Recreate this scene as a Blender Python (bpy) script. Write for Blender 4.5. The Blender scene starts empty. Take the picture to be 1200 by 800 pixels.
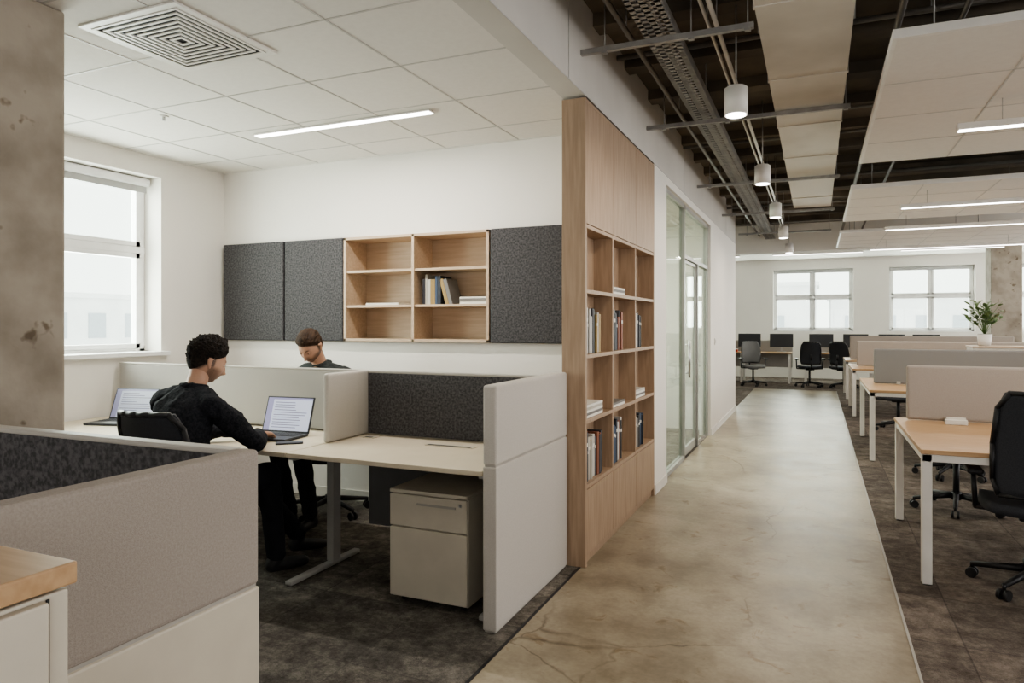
import bpy, bmesh, math, random
from mathutils import Vector, Matrix, Euler, noise
random.seed(7)
sc = bpy.context.scene
COL = sc.collection

# ------------------------------------------------------------------ materials
MATS = {}
def mat(name, col, rough=0.6, metal=0.0, col2=None, nscale=8.0, stretch=(1,1,1), detail=4.0,
        bump=0.0, bscale=None, emit=None, estr=0.0, ramp=(0.35,0.65), spec=0.5):
    if name in MATS: return MATS[name]
    m = bpy.data.materials.new(name); m.use_nodes = True
    nt = m.node_tree; N = nt.nodes; L = nt.links
    b = N['Principled BSDF']
    b.inputs['Base Color'].default_value = (*col, 1)
    b.inputs['Roughness'].default_value = rough
    b.inputs['Metallic'].default_value = metal
    b.inputs['Specular IOR Level'].default_value = spec
    tc = N.new('ShaderNodeTexCoord'); mp = N.new('ShaderNodeMapping')
    mp.inputs['Scale'].default_value = stretch
    L.new(tc.outputs['Object'], mp.inputs['Vector'])
    if col2 is None:
        col2 = tuple(c*0.93 for c in col)
    n = N.new('ShaderNodeTexNoise'); n.inputs['Scale'].default_value = nscale
    n.inputs['Detail'].default_value = detail
    L.new(mp.outputs['Vector'], n.inputs['Vector'])
    r = N.new('ShaderNodeValToRGB')
    r.color_ramp.elements[0].position = ramp[0]; r.color_ramp.elements[1].position = ramp[1]
    r.color_ramp.elements[0].color = (*col, 1); r.color_ramp.elements[1].color = (*col2, 1)
    L.new(n.outputs['Fac'], r.inputs['Fac']); L.new(r.outputs['Color'], b.inputs['Base Color'])
    if bump > 0:
        n2 = N.new('ShaderNodeTexNoise'); n2.inputs['Scale'].default_value = bscale or nscale*4
        n2.inputs['Detail'].default_value = 3
        L.new(mp.outputs['Vector'], n2.inputs['Vector'])
        bp = N.new('ShaderNodeBump'); bp.inputs['Strength'].default_value = bump
        bp.inputs['Distance'].default_value = 0.01
        L.new(n2.outputs['Fac'], bp.inputs['Height']); L.new(bp.outputs['Normal'], b.inputs['Normal'])
    if emit:
        b.inputs['Emission Color'].default_value = (*emit, 1)
        b.inputs['Emission Strength'].default_value = estr
    MATS[name] = m
    return m

WALL = mat('plaster_white', (.81,.78,.73), .85, col2=(.79,.76,.71), nscale=2, bump=.05, bscale=60)
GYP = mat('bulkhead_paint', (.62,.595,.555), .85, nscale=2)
TILE = mat('ceiling_tile', (.75,.72,.675), .9, col2=(.725,.695,.65), nscale=30, bump=.1, bscale=200)
TBAR = mat('ceiling_grid_metal', (.54,.52,.49), .5)
WHITE = mat('white_lacquer', (.78,.755,.71), .4)
CREAM = mat('cream_laminate', (.60,.55,.46), .45)
TOPC = mat('desktop_cream', (.64,.565,.445), .4, col2=(.61,.535,.415))
OAK = mat('oak_vertical', (.41,.295,.205), .55, col2=(.33,.23,.155), nscale=6, stretch=(9,9,.7), detail=6, bump=.05)
OAKL = mat('oak_light', (.56,.43,.31), .5, col2=(.48,.36,.255), nscale=6, stretch=(.7,9,9), detail=6)
OAKT = mat('oak_top', (.52,.34,.19), .45, col2=(.44,.275,.145), nscale=6, stretch=(.8,10,9), detail=6)
FELTD = mat('felt_charcoal', (.062,.060,.063), .95, col2=(.125,.122,.126), nscale=75, detail=8, bump=.45, bscale=260, spec=.1, ramp=(.38,.62))
FABG = mat('fabric_grey', (.48,.46,.435), .95, col2=(.44,.42,.395), nscale=220, bump=.25, bscale=500, spec=.1)
FABB = mat('fabric_beige', (.39,.35,.315), .95, col2=(.34,.30,.27), nscale=200, bump=.3, bscale=500, spec=.1)
FABW = mat('fabric_offwhite', (.56,.53,.49), .95, col2=(.51,.48,.44), nscale=220, bump=.25, bscale=500, spec=.1)
FABP = mat('fabric_taupe', (.43,.39,.35), .95, col2=(.39,.35,.315), nscale=220, bump=.25, bscale=500, spec=.1)
TRIM = mat('trim_grey', (.42,.395,.36), .5)
STEEL = mat('galvanised_steel', (.40,.39,.37), .5, .5, col2=(.30,.29,.28), nscale=12)
CONDUIT = mat('conduit_grey', (.24,.225,.205), .5, .5)
CONDW = mat('conduit_white',(.6,.58,.54),.4,.3)
DUCT = mat('duct_painted', (.66,.62,.56), .55, .1, col2=(.50,.46,.40), nscale=1.5, detail=5, ramp=(.45,.75))
DARK = mat('black_plastic', (.018,.018,.020), .45)
MESHB = mat('chair_mesh', (.022,.024,.030), .8, col2=(.045,.048,.058), nscale=300)
ALU = mat('aluminium', (.55,.55,.55), .35, .9)
FRM = mat('partition_frame', (.40,.40,.38), .4, .3)
SLAB = mat('slab_soffit', (.19,.155,.115), .9, col2=(.09,.075,.058), nscale=1.6, detail=8, bump=.4, bscale=12)
PVC = mat('window_pvc', (.85,.85,.84), .4)
PAPER = mat('paper', (.78,.76,.70), .8)
GREY = mat('grey_laminate', (.20,.20,.20), .6)
LEGG = mat('desk_leg_grey', (.45,.44,.42), .4)
BLIND = mat('blind_fabric', (.45,.45,.44), .9)
LENS = mat('light_diffuser', (.9,.9,.9), .5, emit=(1,.97,.92), estr=9)

def glass_mat():
    m = bpy.data.materials.new('partition_glass'); m.use_nodes = True
    nt = m.node_tree; N = nt.nodes; L = nt.links
    N.remove(N['Principled BSDF'])
    t = N.new('ShaderNodeBsdfTransparent'); t.inputs['Color'].default_value = (.90,.955,.915,1)
    g = N.new('ShaderNodeBsdfGlossy'); g.inputs['Roughness'].default_value = .02
    lw = N.new('ShaderNodeLayerWeight'); lw.inputs['Blend'].default_value=.5
    p = N.new('ShaderNodeMath'); p.operation='POWER'; p.inputs[1].default_value=5; L.new(lw.outputs['Facing'],p.inputs[0])
    q = N.new('ShaderNodeMath'); q.operation='MULTIPLY_ADD'; q.inputs[1].default_value=.45; q.inputs[2].default_value=.03; L.new(p.outputs[0],q.inputs[0])
    mx = N.new('ShaderNodeMixShader')
    L.new(q.outputs[0], mx.inputs[0]); L.new(t.outputs[0], mx.inputs[1]); L.new(g.outputs[0], mx.inputs[2])
    L.new(mx.outputs[0], N['Material Output'].inputs['Surface'])
    return m
GLASS = glass_mat()

def concrete_floor():
    m = bpy.data.materials.new('polished_concrete'); m.use_nodes = True
    nt = m.node_tree; N = nt.nodes; L = nt.links; b = N['Principled BSDF']
    tc = N.new('ShaderNodeTexCoord')
    def nz(s, d, dist=0, rough=.5):
        n = N.new('ShaderNodeTexNoise'); n.inputs['Scale'].default_value = s; n.inputs['Detail'].default_value = d
        n.inputs['Distortion'].default_value = dist; n.inputs['Roughness'].default_value=rough
        L.new(tc.outputs['Object'], n.inputs['Vector']); return n
    def ramp(src, st):
        r = N.new('ShaderNodeValToRGB'); e=r.color_ramp.elements
        e[0].position=st[0][0]; e[0].color=(*st[0][1],1); e[1].position=st[-1][0]; e[1].color=(*st[-1][1],1)
        for p,c in st[1:-1]: k=e.new(p); k.color=(*c,1)
        L.new(src, r.inputs['Fac']); return r
    def mul(a,bb,fac):
        mx = N.new('ShaderNodeMix'); mx.data_type='RGBA'; mx.blend_type='MULTIPLY'
        if isinstance(fac,float): mx.inputs['Factor'].default_value=fac
        else: L.new(fac,mx.inputs['Factor'])
        L.new(a,mx.inputs['A']); L.new(bb,mx.inputs['B']); return mx.outputs['Result']
    a = nz(1.1, 8, .0, .62); c = nz(4.5, 10, .3, .68); f = nz(45, 4)
    base = ramp(a.outputs['Fac'], [(.34,(.24,.19,.135)),(.5,(.36,.305,.225)),(.66,(.46,.405,.315))]).outputs['Color']
    base = mul(base, ramp(c.outputs['Fac'], [(.36,(.60,.56,.50)),(.54,(1.0,1.0,.98))]).outputs['Color'], .6)
    base = mul(base, ramp(f.outputs['Fac'], [(.3,(.78,.77,.75)),(.6,(1.0,1.0,1.0))]).outputs['Color'], .5)
    vm = N.new('ShaderNodeVectorMath'); vm.operation='MULTIPLY_ADD'
    nn = nz(2.5, 7); L.new(nn.outputs['Color'], vm.inputs[0]); vm.inputs[1].default_value=(.35,.35,0); L.new(tc.outputs['Object'], vm.inputs[2])
    v = N.new('ShaderNodeTexVoronoi'); v.feature='DISTANCE_TO_EDGE'; v.inputs['Scale'].default_value=.5
    L.new(vm.outputs[0], v.inputs['Vector'])
    cr = ramp(v.outputs['Distance'], [(0,(.50,.46,.41)),(.0022,(1,1,1))])
    rm = ramp(nz(1.3,2).outputs['Fac'], [(.48,(0,0,0)),(.58,(1,1,1))])
    base = mul(base, cr.outputs['Color'], rm.outputs['Color'])
    st = ramp(nz(6.0,8,.8,.62).outputs['Fac'], [(.60,(1,1,1)),(.65,(.74,.65,.54)),(.74,(.45,.36,.27))])
    base = mul(base, st.outputs['Color'], .8)
    L.new(base, b.inputs['Base Color'])
    rr = N.new('ShaderNodeMapRange'); rr.inputs['To Min'].default_value=.24; rr.inputs['To Max'].default_value=.55
    L.new(c.outputs['Fac'], rr.inputs['Value']); L.new(rr.outputs['Result'], b.inputs['Roughness'])
    bp = N.new('ShaderNodeBump'); bp.inputs['Strength'].default_value=.10; bp.inputs['Distance'].default_value=.01
    L.new(c.outputs['Fac'], bp.inputs['Height']); L.new(bp.outputs['Normal'], b.inputs['Normal'])
    return m
def carpet_mat(name, c0, c1, c2):
    m = bpy.data.materials.new(name); m.use_nodes = True
    nt = m.node_tree; N = nt.nodes; L = nt.links; b = N['Principled BSDF']
    b.inputs['Roughness'].default_value=1; b.inputs['Specular IOR Level'].default_value=.1
    tc = N.new('ShaderNodeTexCoord')
    n = N.new('ShaderNodeTexNoise'); n.inputs['Scale'].default_value=5.0; n.inputs['Detail'].default_value=15; n.inputs['Roughness'].default_value=.88
    L.new(tc.outputs['Object'], n.inputs['Vector'])
    br = N.new('ShaderNodeTexBrick'); br.inputs['Scale'].default_value=1; br.inputs['Brick Width'].default_value=.6
    br.inputs['Row Height'].default_value=.6; br.offset=0; br.inputs['Mortar Size'].default_value=.004
    br.inputs['Color1'].default_value=(.74,.74,.74,1); br.inputs['Color2'].default_value=(1.2,1.17,1.13,1); br.inputs['Mortar'].default_value=(.6,.6,.6,1)
    L.new(tc.outputs['Object'], br.inputs['Vector'])
    r = N.new('ShaderNodeValToRGB'); e=r.color_ramp.elements
    e[0].position=.38; e[0].color=(*c0,1); e[1].position=.62; e[1].color=(*c2,1); k=e.new(.50); k.color=(*c1,1)
    L.new(n.outputs['Fac'], r.inputs['Fac'])
    mx = N.new('ShaderNodeMix'); mx.data_type='RGBA'; mx.blend_type='MULTIPLY'; mx.inputs['Factor'].default_value=.8
    L.new(r.outputs['Color'], mx.inputs['A']); L.new(br.outputs['Color'], mx.inputs['B']); L.new(mx.outputs['Result'], b.inputs['Base Color'])
    n2 = N.new('ShaderNodeTexNoise'); n2.inputs['Scale'].default_value=180; L.new(tc.outputs['Object'], n2.inputs['Vector'])
    bp = N.new('ShaderNodeBump'); bp.inputs['Strength'].default_value=.7; bp.inputs['Distance'].default_value=.01
    L.new(n2.outputs['Fac'], bp.inputs['Height']); L.new(bp.outputs['Normal'], b.inputs['Normal'])
    return m
CONCF = concrete_floor()
CARP = carpet_mat('carpet_left_tiles', (.055,.051,.046), (.155,.143,.129), (.34,.315,.28))
CARPR = carpet_mat('carpet_right_tiles', (.070,.058,.050), (.155,.131,.114), (.28,.245,.215))
def column_mat():
    m = mat('column_concrete', (.38,.335,.28), .9, col2=(.23,.195,.155), nscale=4, detail=10, bump=.6, bscale=10, ramp=(.4,.72))
    nt=m.node_tree; N=nt.nodes; L=nt.links; b=N['Principled BSDF']
    tc=[n for n in N if n.type=='TEX_COORD'][0]
    v=N.new('ShaderNodeTexNoise'); v.inputs['Scale'].default_value=9; v.inputs['Detail'].default_value=3; L.new(tc.outputs['Object'], v.inputs['Vector'])
    r=N.new('ShaderNodeValToRGB'); r.color_ramp.elements[0].position=.30; r.color_ramp.elements[0].color=(.35,.29,.22,1)
    r.color_ramp.elements[1].position=.36; r.color_ramp.elements[1].color=(1,1,1,1)
    L.new(v.outputs['Fac'], r.inputs['Fac'])
    mx=N.new('ShaderNodeMix'); mx.data_type='RGBA'; mx.blend_type='MULTIPLY'; mx.inputs['Factor'].default_value=.8
    src=b.inputs['Base Color'].links[0].from_socket
    L.new(src, mx.inputs['A']); L.new(r.outputs['Color'], mx.inputs['B']); L.new(mx.outputs['Result'], b.inputs['Base Color'])
    return m
COLM = column_mat()

# ------------------------------------------------------------------ builder
class B:
    def __init__(s, name): s.name=name; s.V=[]; s.F=[]; s.I=[]; s.S=[]; s.mats=[]
    def mi(s, m):
        if m not in s.mats: s.mats.append(m)
        return s.mats.index(m)
    def add(s,t,m,smooth,M=None,quadonly=False):
        if M is not None: t.transform(M)
        i=s.mi(m); n=len(s.V); t.verts.index_update()
        s.V.extend(v.co.to_tuple() for v in t.verts)
        for f in t.faces:
            s.F.append([v.index+n for v in f.verts]); s.I.append(i); s.S.append(smooth and (not quadonly or len(f.verts)==4))
        t.free()
    def merge(s, t, m, smooth=False, M=None): s.add(t,m,smooth,M)
    def box(s, x0,x1,y0,y1,z0,z1, m, bev=0, seg=2, M=None):
        t=bmesh.new(); bmesh.ops.create_cube(t,size=1)
        for v in t.verts: v.co=Vector(((x0+x1)/2+v.co.x*(x1-x0),(y0+y1)/2+v.co.y*(y1-y0),(z0+z1)/2+v.co.z*(z1-z0)))
        if bev: bmesh.ops.bevel(t,geom=t.edges[:],offset=bev,segments=seg,profile=.5,affect='EDGES')
        s.add(t,m,False,M)
    def cyl(s,p0,p1,r0,m,r1=None,seg=16,M=None,smooth=True):
        p0=Vector(p0);p1=Vector(p1);d=p1-p0; r1=r0 if r1 is None else r1
        t=bmesh.new(); bmesh.ops.create_cone(t,cap_ends=True,segments=seg,radius1=r0,radius2=r1,depth=d.length)
        R=d.to_track_quat('Z','Y').to_matrix().to_4x4()
        t.transform(Matrix.Translation((p0+p1)/2)@R)
        s.add(t,m,smooth,M,True)
    def ball(s,c,r,m,sc3=(1,1,1),M=None,u=16,v=12):
        t=bmesh.new(); bmesh.ops.create_uvsphere(t,u_segments=u,v_segments=v,radius=r)
        t.transform(Matrix.Translation(c)@Matrix.Diagonal((*sc3,1))); s.add(t,m,True,M)
    def path(s,pts,r,m,seg=12,M=None):
        for a,b in zip(pts,pts[1:]): s.cyl(a,b,r,m,seg=seg,M=M)
        for p in pts[1:-1]: s.ball(p,r,m,M=M,u=seg,v=8)
    def grid(s, fn, nu, nv, m, thick=.01, M=None):
        t=bmesh.new(); g=[[t.verts.new(fn(i/nu,j/nv)) for j in range(nv+1)] for i in range(nu+1)]
        for i in range(nu):
            for j in range(nv): t.faces.new((g[i][j],g[i+1][j],g[i+1][j+1],g[i][j+1]))
        bmesh.ops.recalc_face_normals(t,faces=t.faces)
        bmesh.ops.solidify(t,geom=t.faces[:],thickness=thick); s.add(t,m,True,M)
    def done(s, loc=(0,0,0), rz=0, parent=None):
        me=bpy.data.meshes.new(s.name); me.from_pydata(s.V,[],s.F)
        for m in s.mats: me.materials.append(m)
        me.polygons.foreach_set('material_index',s.I); me.polygons.foreach_set('use_smooth',s.S); me.update()
        o=bpy.data.objects.new(s.name,me); COL.objects.link(o); o.location=loc; o.rotation_euler=(0,0,rz)
        if parent: o.parent=parent
        return o

def area(name, loc, rot, sx, sy, power, color=(1,1,1), parent=None):
    l=bpy.data.lights.new(name,'AREA'); l.shape='RECTANGLE'; l.size=sx; l.size_y=sy; l.energy=power; l.color=color
    o=bpy.data.objects.new(name,l); COL.objects.link(o); o.location=loc; o.rotation_euler=rot
    if parent: o.parent=parent
    return o

# ------------------------------------------------------------------ people (built first: few objects to evaluate)
def bake(o, mods):
    for f in mods: f(o)
    dg=bpy.context.evaluated_depsgraph_get(); dg.update()
    me=bpy.data.meshes.new_from_object(o.evaluated_get(dg)); o.modifiers.clear(); o.data=me
    me.polygons.foreach_set('use_smooth',[True]*len(me.polygons))
_t=bmesh.new(); bmesh.ops.create_uvsphere(_t,u_segments=12,v_segments=8,radius=1); _t.verts.index_update()
UV=[v.co.copy() for v in _t.verts]; UF=[[v.index for v in f.verts] for f in _t.faces]; _t.free()
def union(name,parts,m,voxel,smooth,parent):
    """fused continuous surface from tapered chains: [(centre, radius | (rx,ry,rz)), ...]"""
    V=[];F=[]
    def bl(c,r):
        n=len(V); V.extend((c.x+v.x*r.x,c.y+v.y*r.y,c.z+v.z*r.z) for v in UV); F.extend([i+n for i in f] for f in UF)
    for ch in parts:
        sub=[]
        for (p,r) in ch: sub.append((Vector(p), Vector((r,r,r)) if not hasattr(r,'__len__') else Vector(r)))
        for (p,r),(q,s_) in zip(sub,sub[1:]):
            n=max(1,int((q-p).length/(max(.003,min(*r,*s_))*.4)))
            for k in range(n): bl(p.lerp(q,k/n),r.lerp(s_,k/n))
        bl(*sub[-1])
    me=bpy.data.meshes.new(name); me.from_pydata(V,[],F); me.materials.append(m)
    o=bpy.data.objects.new(name,me); COL.objects.link(o); o.parent=parent
    def rm(o):
        md=o.modifiers.new('r','REMESH'); md.mode='VOXEL'; md.voxel_size=voxel
        ms=o.modifiers.new('s','SMOOTH'); ms.factor=.5; ms.iterations=smooth
    bake(o,[rm]); return o
def folds(o,amp,scale,stretch=(1,1,1)):
    nn=[v.normal.copy() for v in o.data.vertices]
    for v,n in zip(o.data.vertices,nn):
        p=Vector((v.co.x*stretch[0],v.co.y*stretch[1],v.co.z*stretch[2]))*scale
        q=noise.noise(p); v.co+=n*amp*(1-abs(q)*3.2)
def g(x,s): return math.exp(-(x/s)**2)
def sm(x): x=max(0,min(1,x)); return x*x*(3-2*x)
def head_co(d):
    x,y,z=d
    a,b_,c=.074,.094,.118
    t=max(0,-z); P=Vector((a*x,b_*y,c*z))
    P.x*=1-.30*t*t+.06*g(z+.35,.3)
    if y<0: P.y*=1-.38*t*t; P.y*=1.08
    else: P.y*=1+.10*t
    if y>0:
        fx=P.x; fz=P.z
        P.y+=.010*g(fx,.026)*g(fz+.098,.018)
        P.y+=.006*g(fx,.022)*(g(fz+.066,.006)+g(fz+.078,.006))
        P.y-=.004*g(fx,.02)*g(fz+.072,.003)
        P.y-=.005*g(fx,.03)*g(fz+.086,.006)
        P.y+=.022*g(fx,.012)*g(fz+.042,.012)+.014*g(fx,.009)*g(fz+.020,.022)
        P.y+=.008*g(abs(fx)-.012,.007)*g(fz+.046,.007)
        P.y+=.006*g(abs(fx)-.028,.020)*g(fz-.022,.008)
        P.y-=.011*g(abs(fx)-.031,.014)*g(fz-.003,.012)
        P.y+=.004*g(abs(fx)-.045,.016)*g(fz+.03,.018)
    return P
def face_mat(name,skin,hair,lips):
    m=bpy.data.materials.new(name); m.use_nodes=True; nt=m.node_tree; N=nt.nodes; L=nt.links; b=N['Principled BSDF']
    b.inputs['Roughness'].default_value=.5; b.inputs['Subsurface Weight'].default_value=.08; b.inputs['Subsurface Radius'].default_value=(.01,.004,.002)
    at=N.new('ShaderNodeAttribute'); at.attribute_name='tint'; sp=N.new('ShaderNodeSeparateColor'); L.new(at.outputs['Color'],sp.inputs[0])
    tc=N.new('ShaderNodeTexCoord'); nz=N.new('ShaderNodeTexNoise'); nz.inputs['Scale'].default_value=260; L.new(tc.outputs['Object'],nz.inputs['Vector'])
    mr=N.new('ShaderNodeMapRange'); mr.inputs['From Min'].default_value=.35; mr.inputs['From Max'].default_value=.65; mr.inputs['To Min'].default_value=.75; mr.inputs['To Max'].default_value=1.0
    L.new(nz.outputs['Fac'],mr.inputs['Value'])
    mu=N.new('ShaderNodeMath'); mu.operation='MULTIPLY'; L.new(sp.outputs[0],mu.inputs[0]); L.new(mr.outputs[0],mu.inputs[1])
    m1=N.new('ShaderNodeMix'); m1.data_type='RGBA'; m1.inputs['A'].default_value=(*skin,1); m1.inputs['B'].default_value=(*lips,1); L.new(sp.outputs[1],m1.inputs['Factor'])
    m2=N.new('ShaderNodeMix'); m2.data_type='RGBA'; L.new(m1.outputs['Result'],m2.inputs['A']); m2.inputs['B'].default_value=(*hair,1); L.new(mu.outputs[0],m2.inputs['Factor'])
    L.new(m2.outputs['Result'],b.inputs['Base Color']); return m
def head(parent,hairm,skinm,facem,loc,rot,curly,beard):
    M=Matrix.Translation(loc)@rot.to_matrix().to_4x4()
    lo=-.04 if curly else .02
    def th_(d): return (lo+.60*d.y if d.y>0 else lo+.78*d.y)+.10*d.x*d.x*(1 if d.y>0 else 0)
    def hk(d,wd=.5): return sm((d.z-th_(d))/wd+.5)
    def sph(name,m,off,U=128,V=96):
        b=B(name); t=bmesh.new(); bmesh.ops.create_uvsphere(t,u_segments=U,v_segments=V,radius=1)
        ds=[]
        for v in t.verts:
            d=v.co.normalized(); ds.append(d.copy()); p=head_co(d); v.co=p+d*off(d,p)
        b.merge(t,m,True); o=b.done(parent=parent); o.matrix_local=M; return o,ds
    h,ds=sph('head',facem,lambda d,p:0)
    ca=h.data.color_attributes.new('tint','FLOAT_COLOR','POINT')
    for i,d in enumerate(ds):
        p=head_co(d)
        k=sm((d.z-th_(d))/.22+.7)
        k=max(k,.9*sm((.18-abs(d.y-.08))/.12)*sm((d.z+.40)/.25)*sm((abs(d.x)-.7)/.15)*sm((.4-d.z)/.2))
        lips=g(p.x,.021)*g(p.z+.072,.0085) if d.y>0 else 0
        bd=sm((-.24-d.z)/.22+.5)*sm((d.y+.10)/.3)
        bd=max(bd,.9*sm((.2-abs(d.y-.08))/.14)*sm((.1-d.z)/.2)*sm((abs(d.x)-.6)/.2)*sm((d.z+.8)/.2))
        chk=g(abs(p.x)-.042,.018)*g(p.z+.035,.022) if d.y>.3 else 0
        nose=g(p.x,.018)*g(p.z+.04,.016) if d.y>.3 else 0
        bd*=(1-lips)*(1-.8*chk)*(1-nose)*beard
        br=(.9*g(abs(p.x)-.031,.014)*g(p.z-.0235-.1*(abs(p.x)-.03),.0055)) if d.y>0 else 0
        ca.data[i].color=(max(k,bd,br),min(1,lips*1.1),0,1)
    def ho(d,p):
        k=hk(d); fr=1-.55*sm((d.y-.35)/.5)*(1-sm((d.z-.75)/.2))
        if curly:
            c=noise.noise(d*5)*.008+abs(noise.noise(d*11+Vector((3,1,7))))*.015+noise.noise(d*28)*.003
            thick=.002+.022*sm((d.z+.15)/.7)
            return -.007+k**1.3*(.009+fr*(thick+c*sm((d.z+.45)/.6)))
        c=noise.noise(Vector((d.x*16,d.y*5,d.z*10)))*.004+noise.noise(d*4)*.004
        return -.007+k**1.3*(.009+fr*(.003+.014*sm((d.z+.1)/.7)+c))
    sph('hair',hairm,ho,160,120)
    b=B('face_details'); EW=mat('eye_white',(.75,.73,.70),.2); EI=mat('iris',(.05,.03,.02),.1)
    for s_ in (-1,1):
        b.ball((s_*.031,.0755,.002),.0125,EW); b.ball((s_*.0315,.085,.001),.0055,EI)
        b.ball((s_*.031,.0770,.0055),.0130,skinm,(1.05,1,.85)); b.ball((s_*.031,.0755,-.005),.0125,skinm,(1.05,.98,.7))
    b.done(parent=parent).matrix_local=M
    for s_ in (-1,1):
        o=union('ear',[[((s_*.076,-.004,-.034),(.006,.008,.010)),((s_*.079,-.012,-.014),(.007,.011,.012)),((s_*.083,-.016,.006),(.007,.014,.012)),((s_*.079,-.004,.016),(.006,.012,.008))]],skinm,.0025,3,parent)
        o.matrix_local=M
def hand(parent,skinm,wrist,fwd,side,curl=1.0):
    f=Vector(fwd).normalized(); n=Vector((0,0,-1)); n=(n-f*n.dot(f)).normalized()
    right=f.cross(Vector((0,0,1))).normalized()
    th=-right if side=='R' else right
    W=Vector(wrist)
    P=lambda a,l,d: tuple(W+f*a+th*l+n*d)
    ch=[[(P(-.03,0,0),.024),(P(.01,0,0),.021)]]
    for l,rr in ((-.028,.012),(-.010,.013),(.010,.013),(.028,.013)):
        ch.append([(P(.005,l*.5,0),.016),(P(.045,l*.9,-.002),.014),(P(.085,l,0),rr*.85)])
    for l,L_,r0 in ((.030,.072,.0088),(.010,.082,.009),(-.010,.075,.0086),(-.028,.058,.0076)):
        a0=.085; seg=[.45,.30,.25]; ang=.05*curl; p=(a0,l,0); chn=[(P(*p),r0*1.1)]
        for k,sg in enumerate(seg):
            ang+= (.20,.40,.35)[k]*curl
            p=(p[0]+math.cos(ang)*L_*sg,l*(1+.04*k),p[2]+math.sin(ang)*L_*sg)
            chn.append((P(*p),r0*(1-.08*(k+1))))
        ch.append(chn)
    ch.append([(P(.018,.022,.004),.014),(P(.048,.046,.012),.0115),(P(.075,.056,.018),.0095),(P(.097,.054,.024),.0085)])
    return union('hand_'+side,ch,skinm,.0035,4,parent)
def person(name,J,top,pants,skinm,facem,hairm,shoem,curly,beard,head_rot,shoes):
    e=bpy.data.objects.new(name,None); COL.objects.link(e)
    T=J['torso']; tor=[(p,r) for p,r in T]
    arms=[]; nk=Vector(T[-1][0])
    for s_ in ('R','L'):
        S,E,W=[Vector(v) for v in J['arm'+s_]]
        mid=nk.lerp(S,.5)
        arms.append([(tuple(nk+Vector((0,0,-.045))),.058),(tuple(mid+Vector((0,0,-.012))),.062),(tuple(S),.066),(tuple(S.lerp(E,.5)),.059),(tuple(E),.048),(tuple(E.lerp(W,.4)),.048),(tuple(E.lerp(W,.85)),.038),(tuple(W),.037)])
    o=union('sweater',[tor]+arms,top,.009,4,e); folds(o,.008,9,(1,1,.7)); folds(o,.003,22)
    legs=[]
    for s_ in ('R','L'):
        Hh,K,A=J['leg'+s_]
        legs.append([(J['pelvis'],(.15,.12,.09)),(Hh,.090)])
        legs.append([(Hh,.092),(tuple(Vector(Hh).lerp(Vector(K),.5)),.083),(K,.067),(tuple(Vector(K).lerp(Vector(A),.35)),.063),(A,.052)])
    o=union('trousers',legs,pants,.010,5,e); folds(o,.005,11)
    hd=Vector(J['head']); base=nk+Vector((0,0,-.03))
    union('neck',[[(tuple(base),(.056,.056,.05)),(tuple(nk.lerp(hd,.35)),.054),(tuple(hd+head_rot.to_matrix()@Vector((0,-.02,-.05))),.056)]],skinm,.008,3,e)
    union('collar',[[(tuple(base+Vector((.060*math.cos(a),.060*math.sin(a)+.004,.034-.010*math.sin(a)*J.get('f',1)))),.016) for a in [k*math.pi/12 for k in range(25)]]],top,.005,3,e)
    head(e,hairm,skinm,facem,hd,head_rot,curly,beard)
    for s_ in ('R','L'):
        A=Vector(J['leg'+s_][2]); d=Vector(shoes[s_]).normalized()
        heel=Vector((A.x,A.y,.045))-d*.03; heel.z=.042+(A.z-.10)*.9
        toe=heel+d*.20; toe.z=.03+shoes.get('lift'+s_,0)
        union('shoe_'+s_,[[(tuple(A+Vector((0,0,-.01))),.045),(tuple(heel),(.036,.036,.040)),(tuple(heel.lerp(toe,.5)),(.042,.042,.036)),(tuple(toe),(.043,.043,.028))]],shoem,.007,4,e)
        S,E,W=[Vector(v) for v in J['arm'+s_]]
        hand(e,skinm,W+(W-E).normalized()*.022,J['hand'+s_],s_)
    return e
SKIN=mat('skin',(.50,.30,.21),.5,col2=(.46,.26,.18),nscale=20)
FACE1=face_mat('skin_face_1',(.50,.30,.21),(.020,.014,.011),(.38,.16,.13))
FACE2=face_mat('skin_face_2',(.52,.31,.22),(.055,.033,.020),(.40,.18,.14))
HAIR1=mat('hair_dark',(.010,.008,.007),.75,col2=(.028,.020,.015),nscale=60,bump=1,bscale=160,spec=.25)
HAIR2=mat('hair_brown',(.030,.016,.010),.7,col2=(.065,.037,.021),nscale=60,stretch=(1,.25,1),bump=1,bscale=120,spec=.3)
KNIT=mat('knit_black',(.013,.014,.018),.95,col2=(.030,.031,.037),nscale=80,bump=.5,bscale=160,spec=.15)
KNIT2=mat('jacket_grey',(.05,.055,.055),.95,col2=(.035,.04,.04),nscale=60,bump=.4,bscale=60,spec=.15)
JEAN=mat('trousers_black',(.016,.017,.021),.9,bump=.3,bscale=30,spec=.2)
SHOE=mat('shoe_black',(.02,.02,.022),.5)
J1=dict(pelvis=(-2.98,2.585,.59),
 torso=[((-2.98,2.575,.58),(.170,.135,.08)),((-2.985,2.56,.70),(.162,.130,.08)),((-3.01,2.59,.86),(.175,.135,.09)),((-3.03,2.645,.975),(.178,.122,.080)),((-3.045,2.69,1.05),(.095,.080,.045)),((-3.045,2.715,1.085),(.060,.062,.03))],
 armR=((-2.845,2.665,.995),(-2.72,2.83,.80),(-2.90,3.04,.795)),
 armL=((-3.235,2.685,.995),(-3.35,2.86,.80),(-3.13,3.05,.795)),
 handR=(-.25,1,-.12),handL=(.25,1,-.12),
 legR=((-2.89,2.63,.575),(-2.83,3.04,.575),(-2.83,3.10,.11)),
 legL=((-3.08,2.63,.575),(-3.04,3.06,.565),(-2.93,3.40,.13)),
 head=(-3.035,2.80,1.222))
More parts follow.
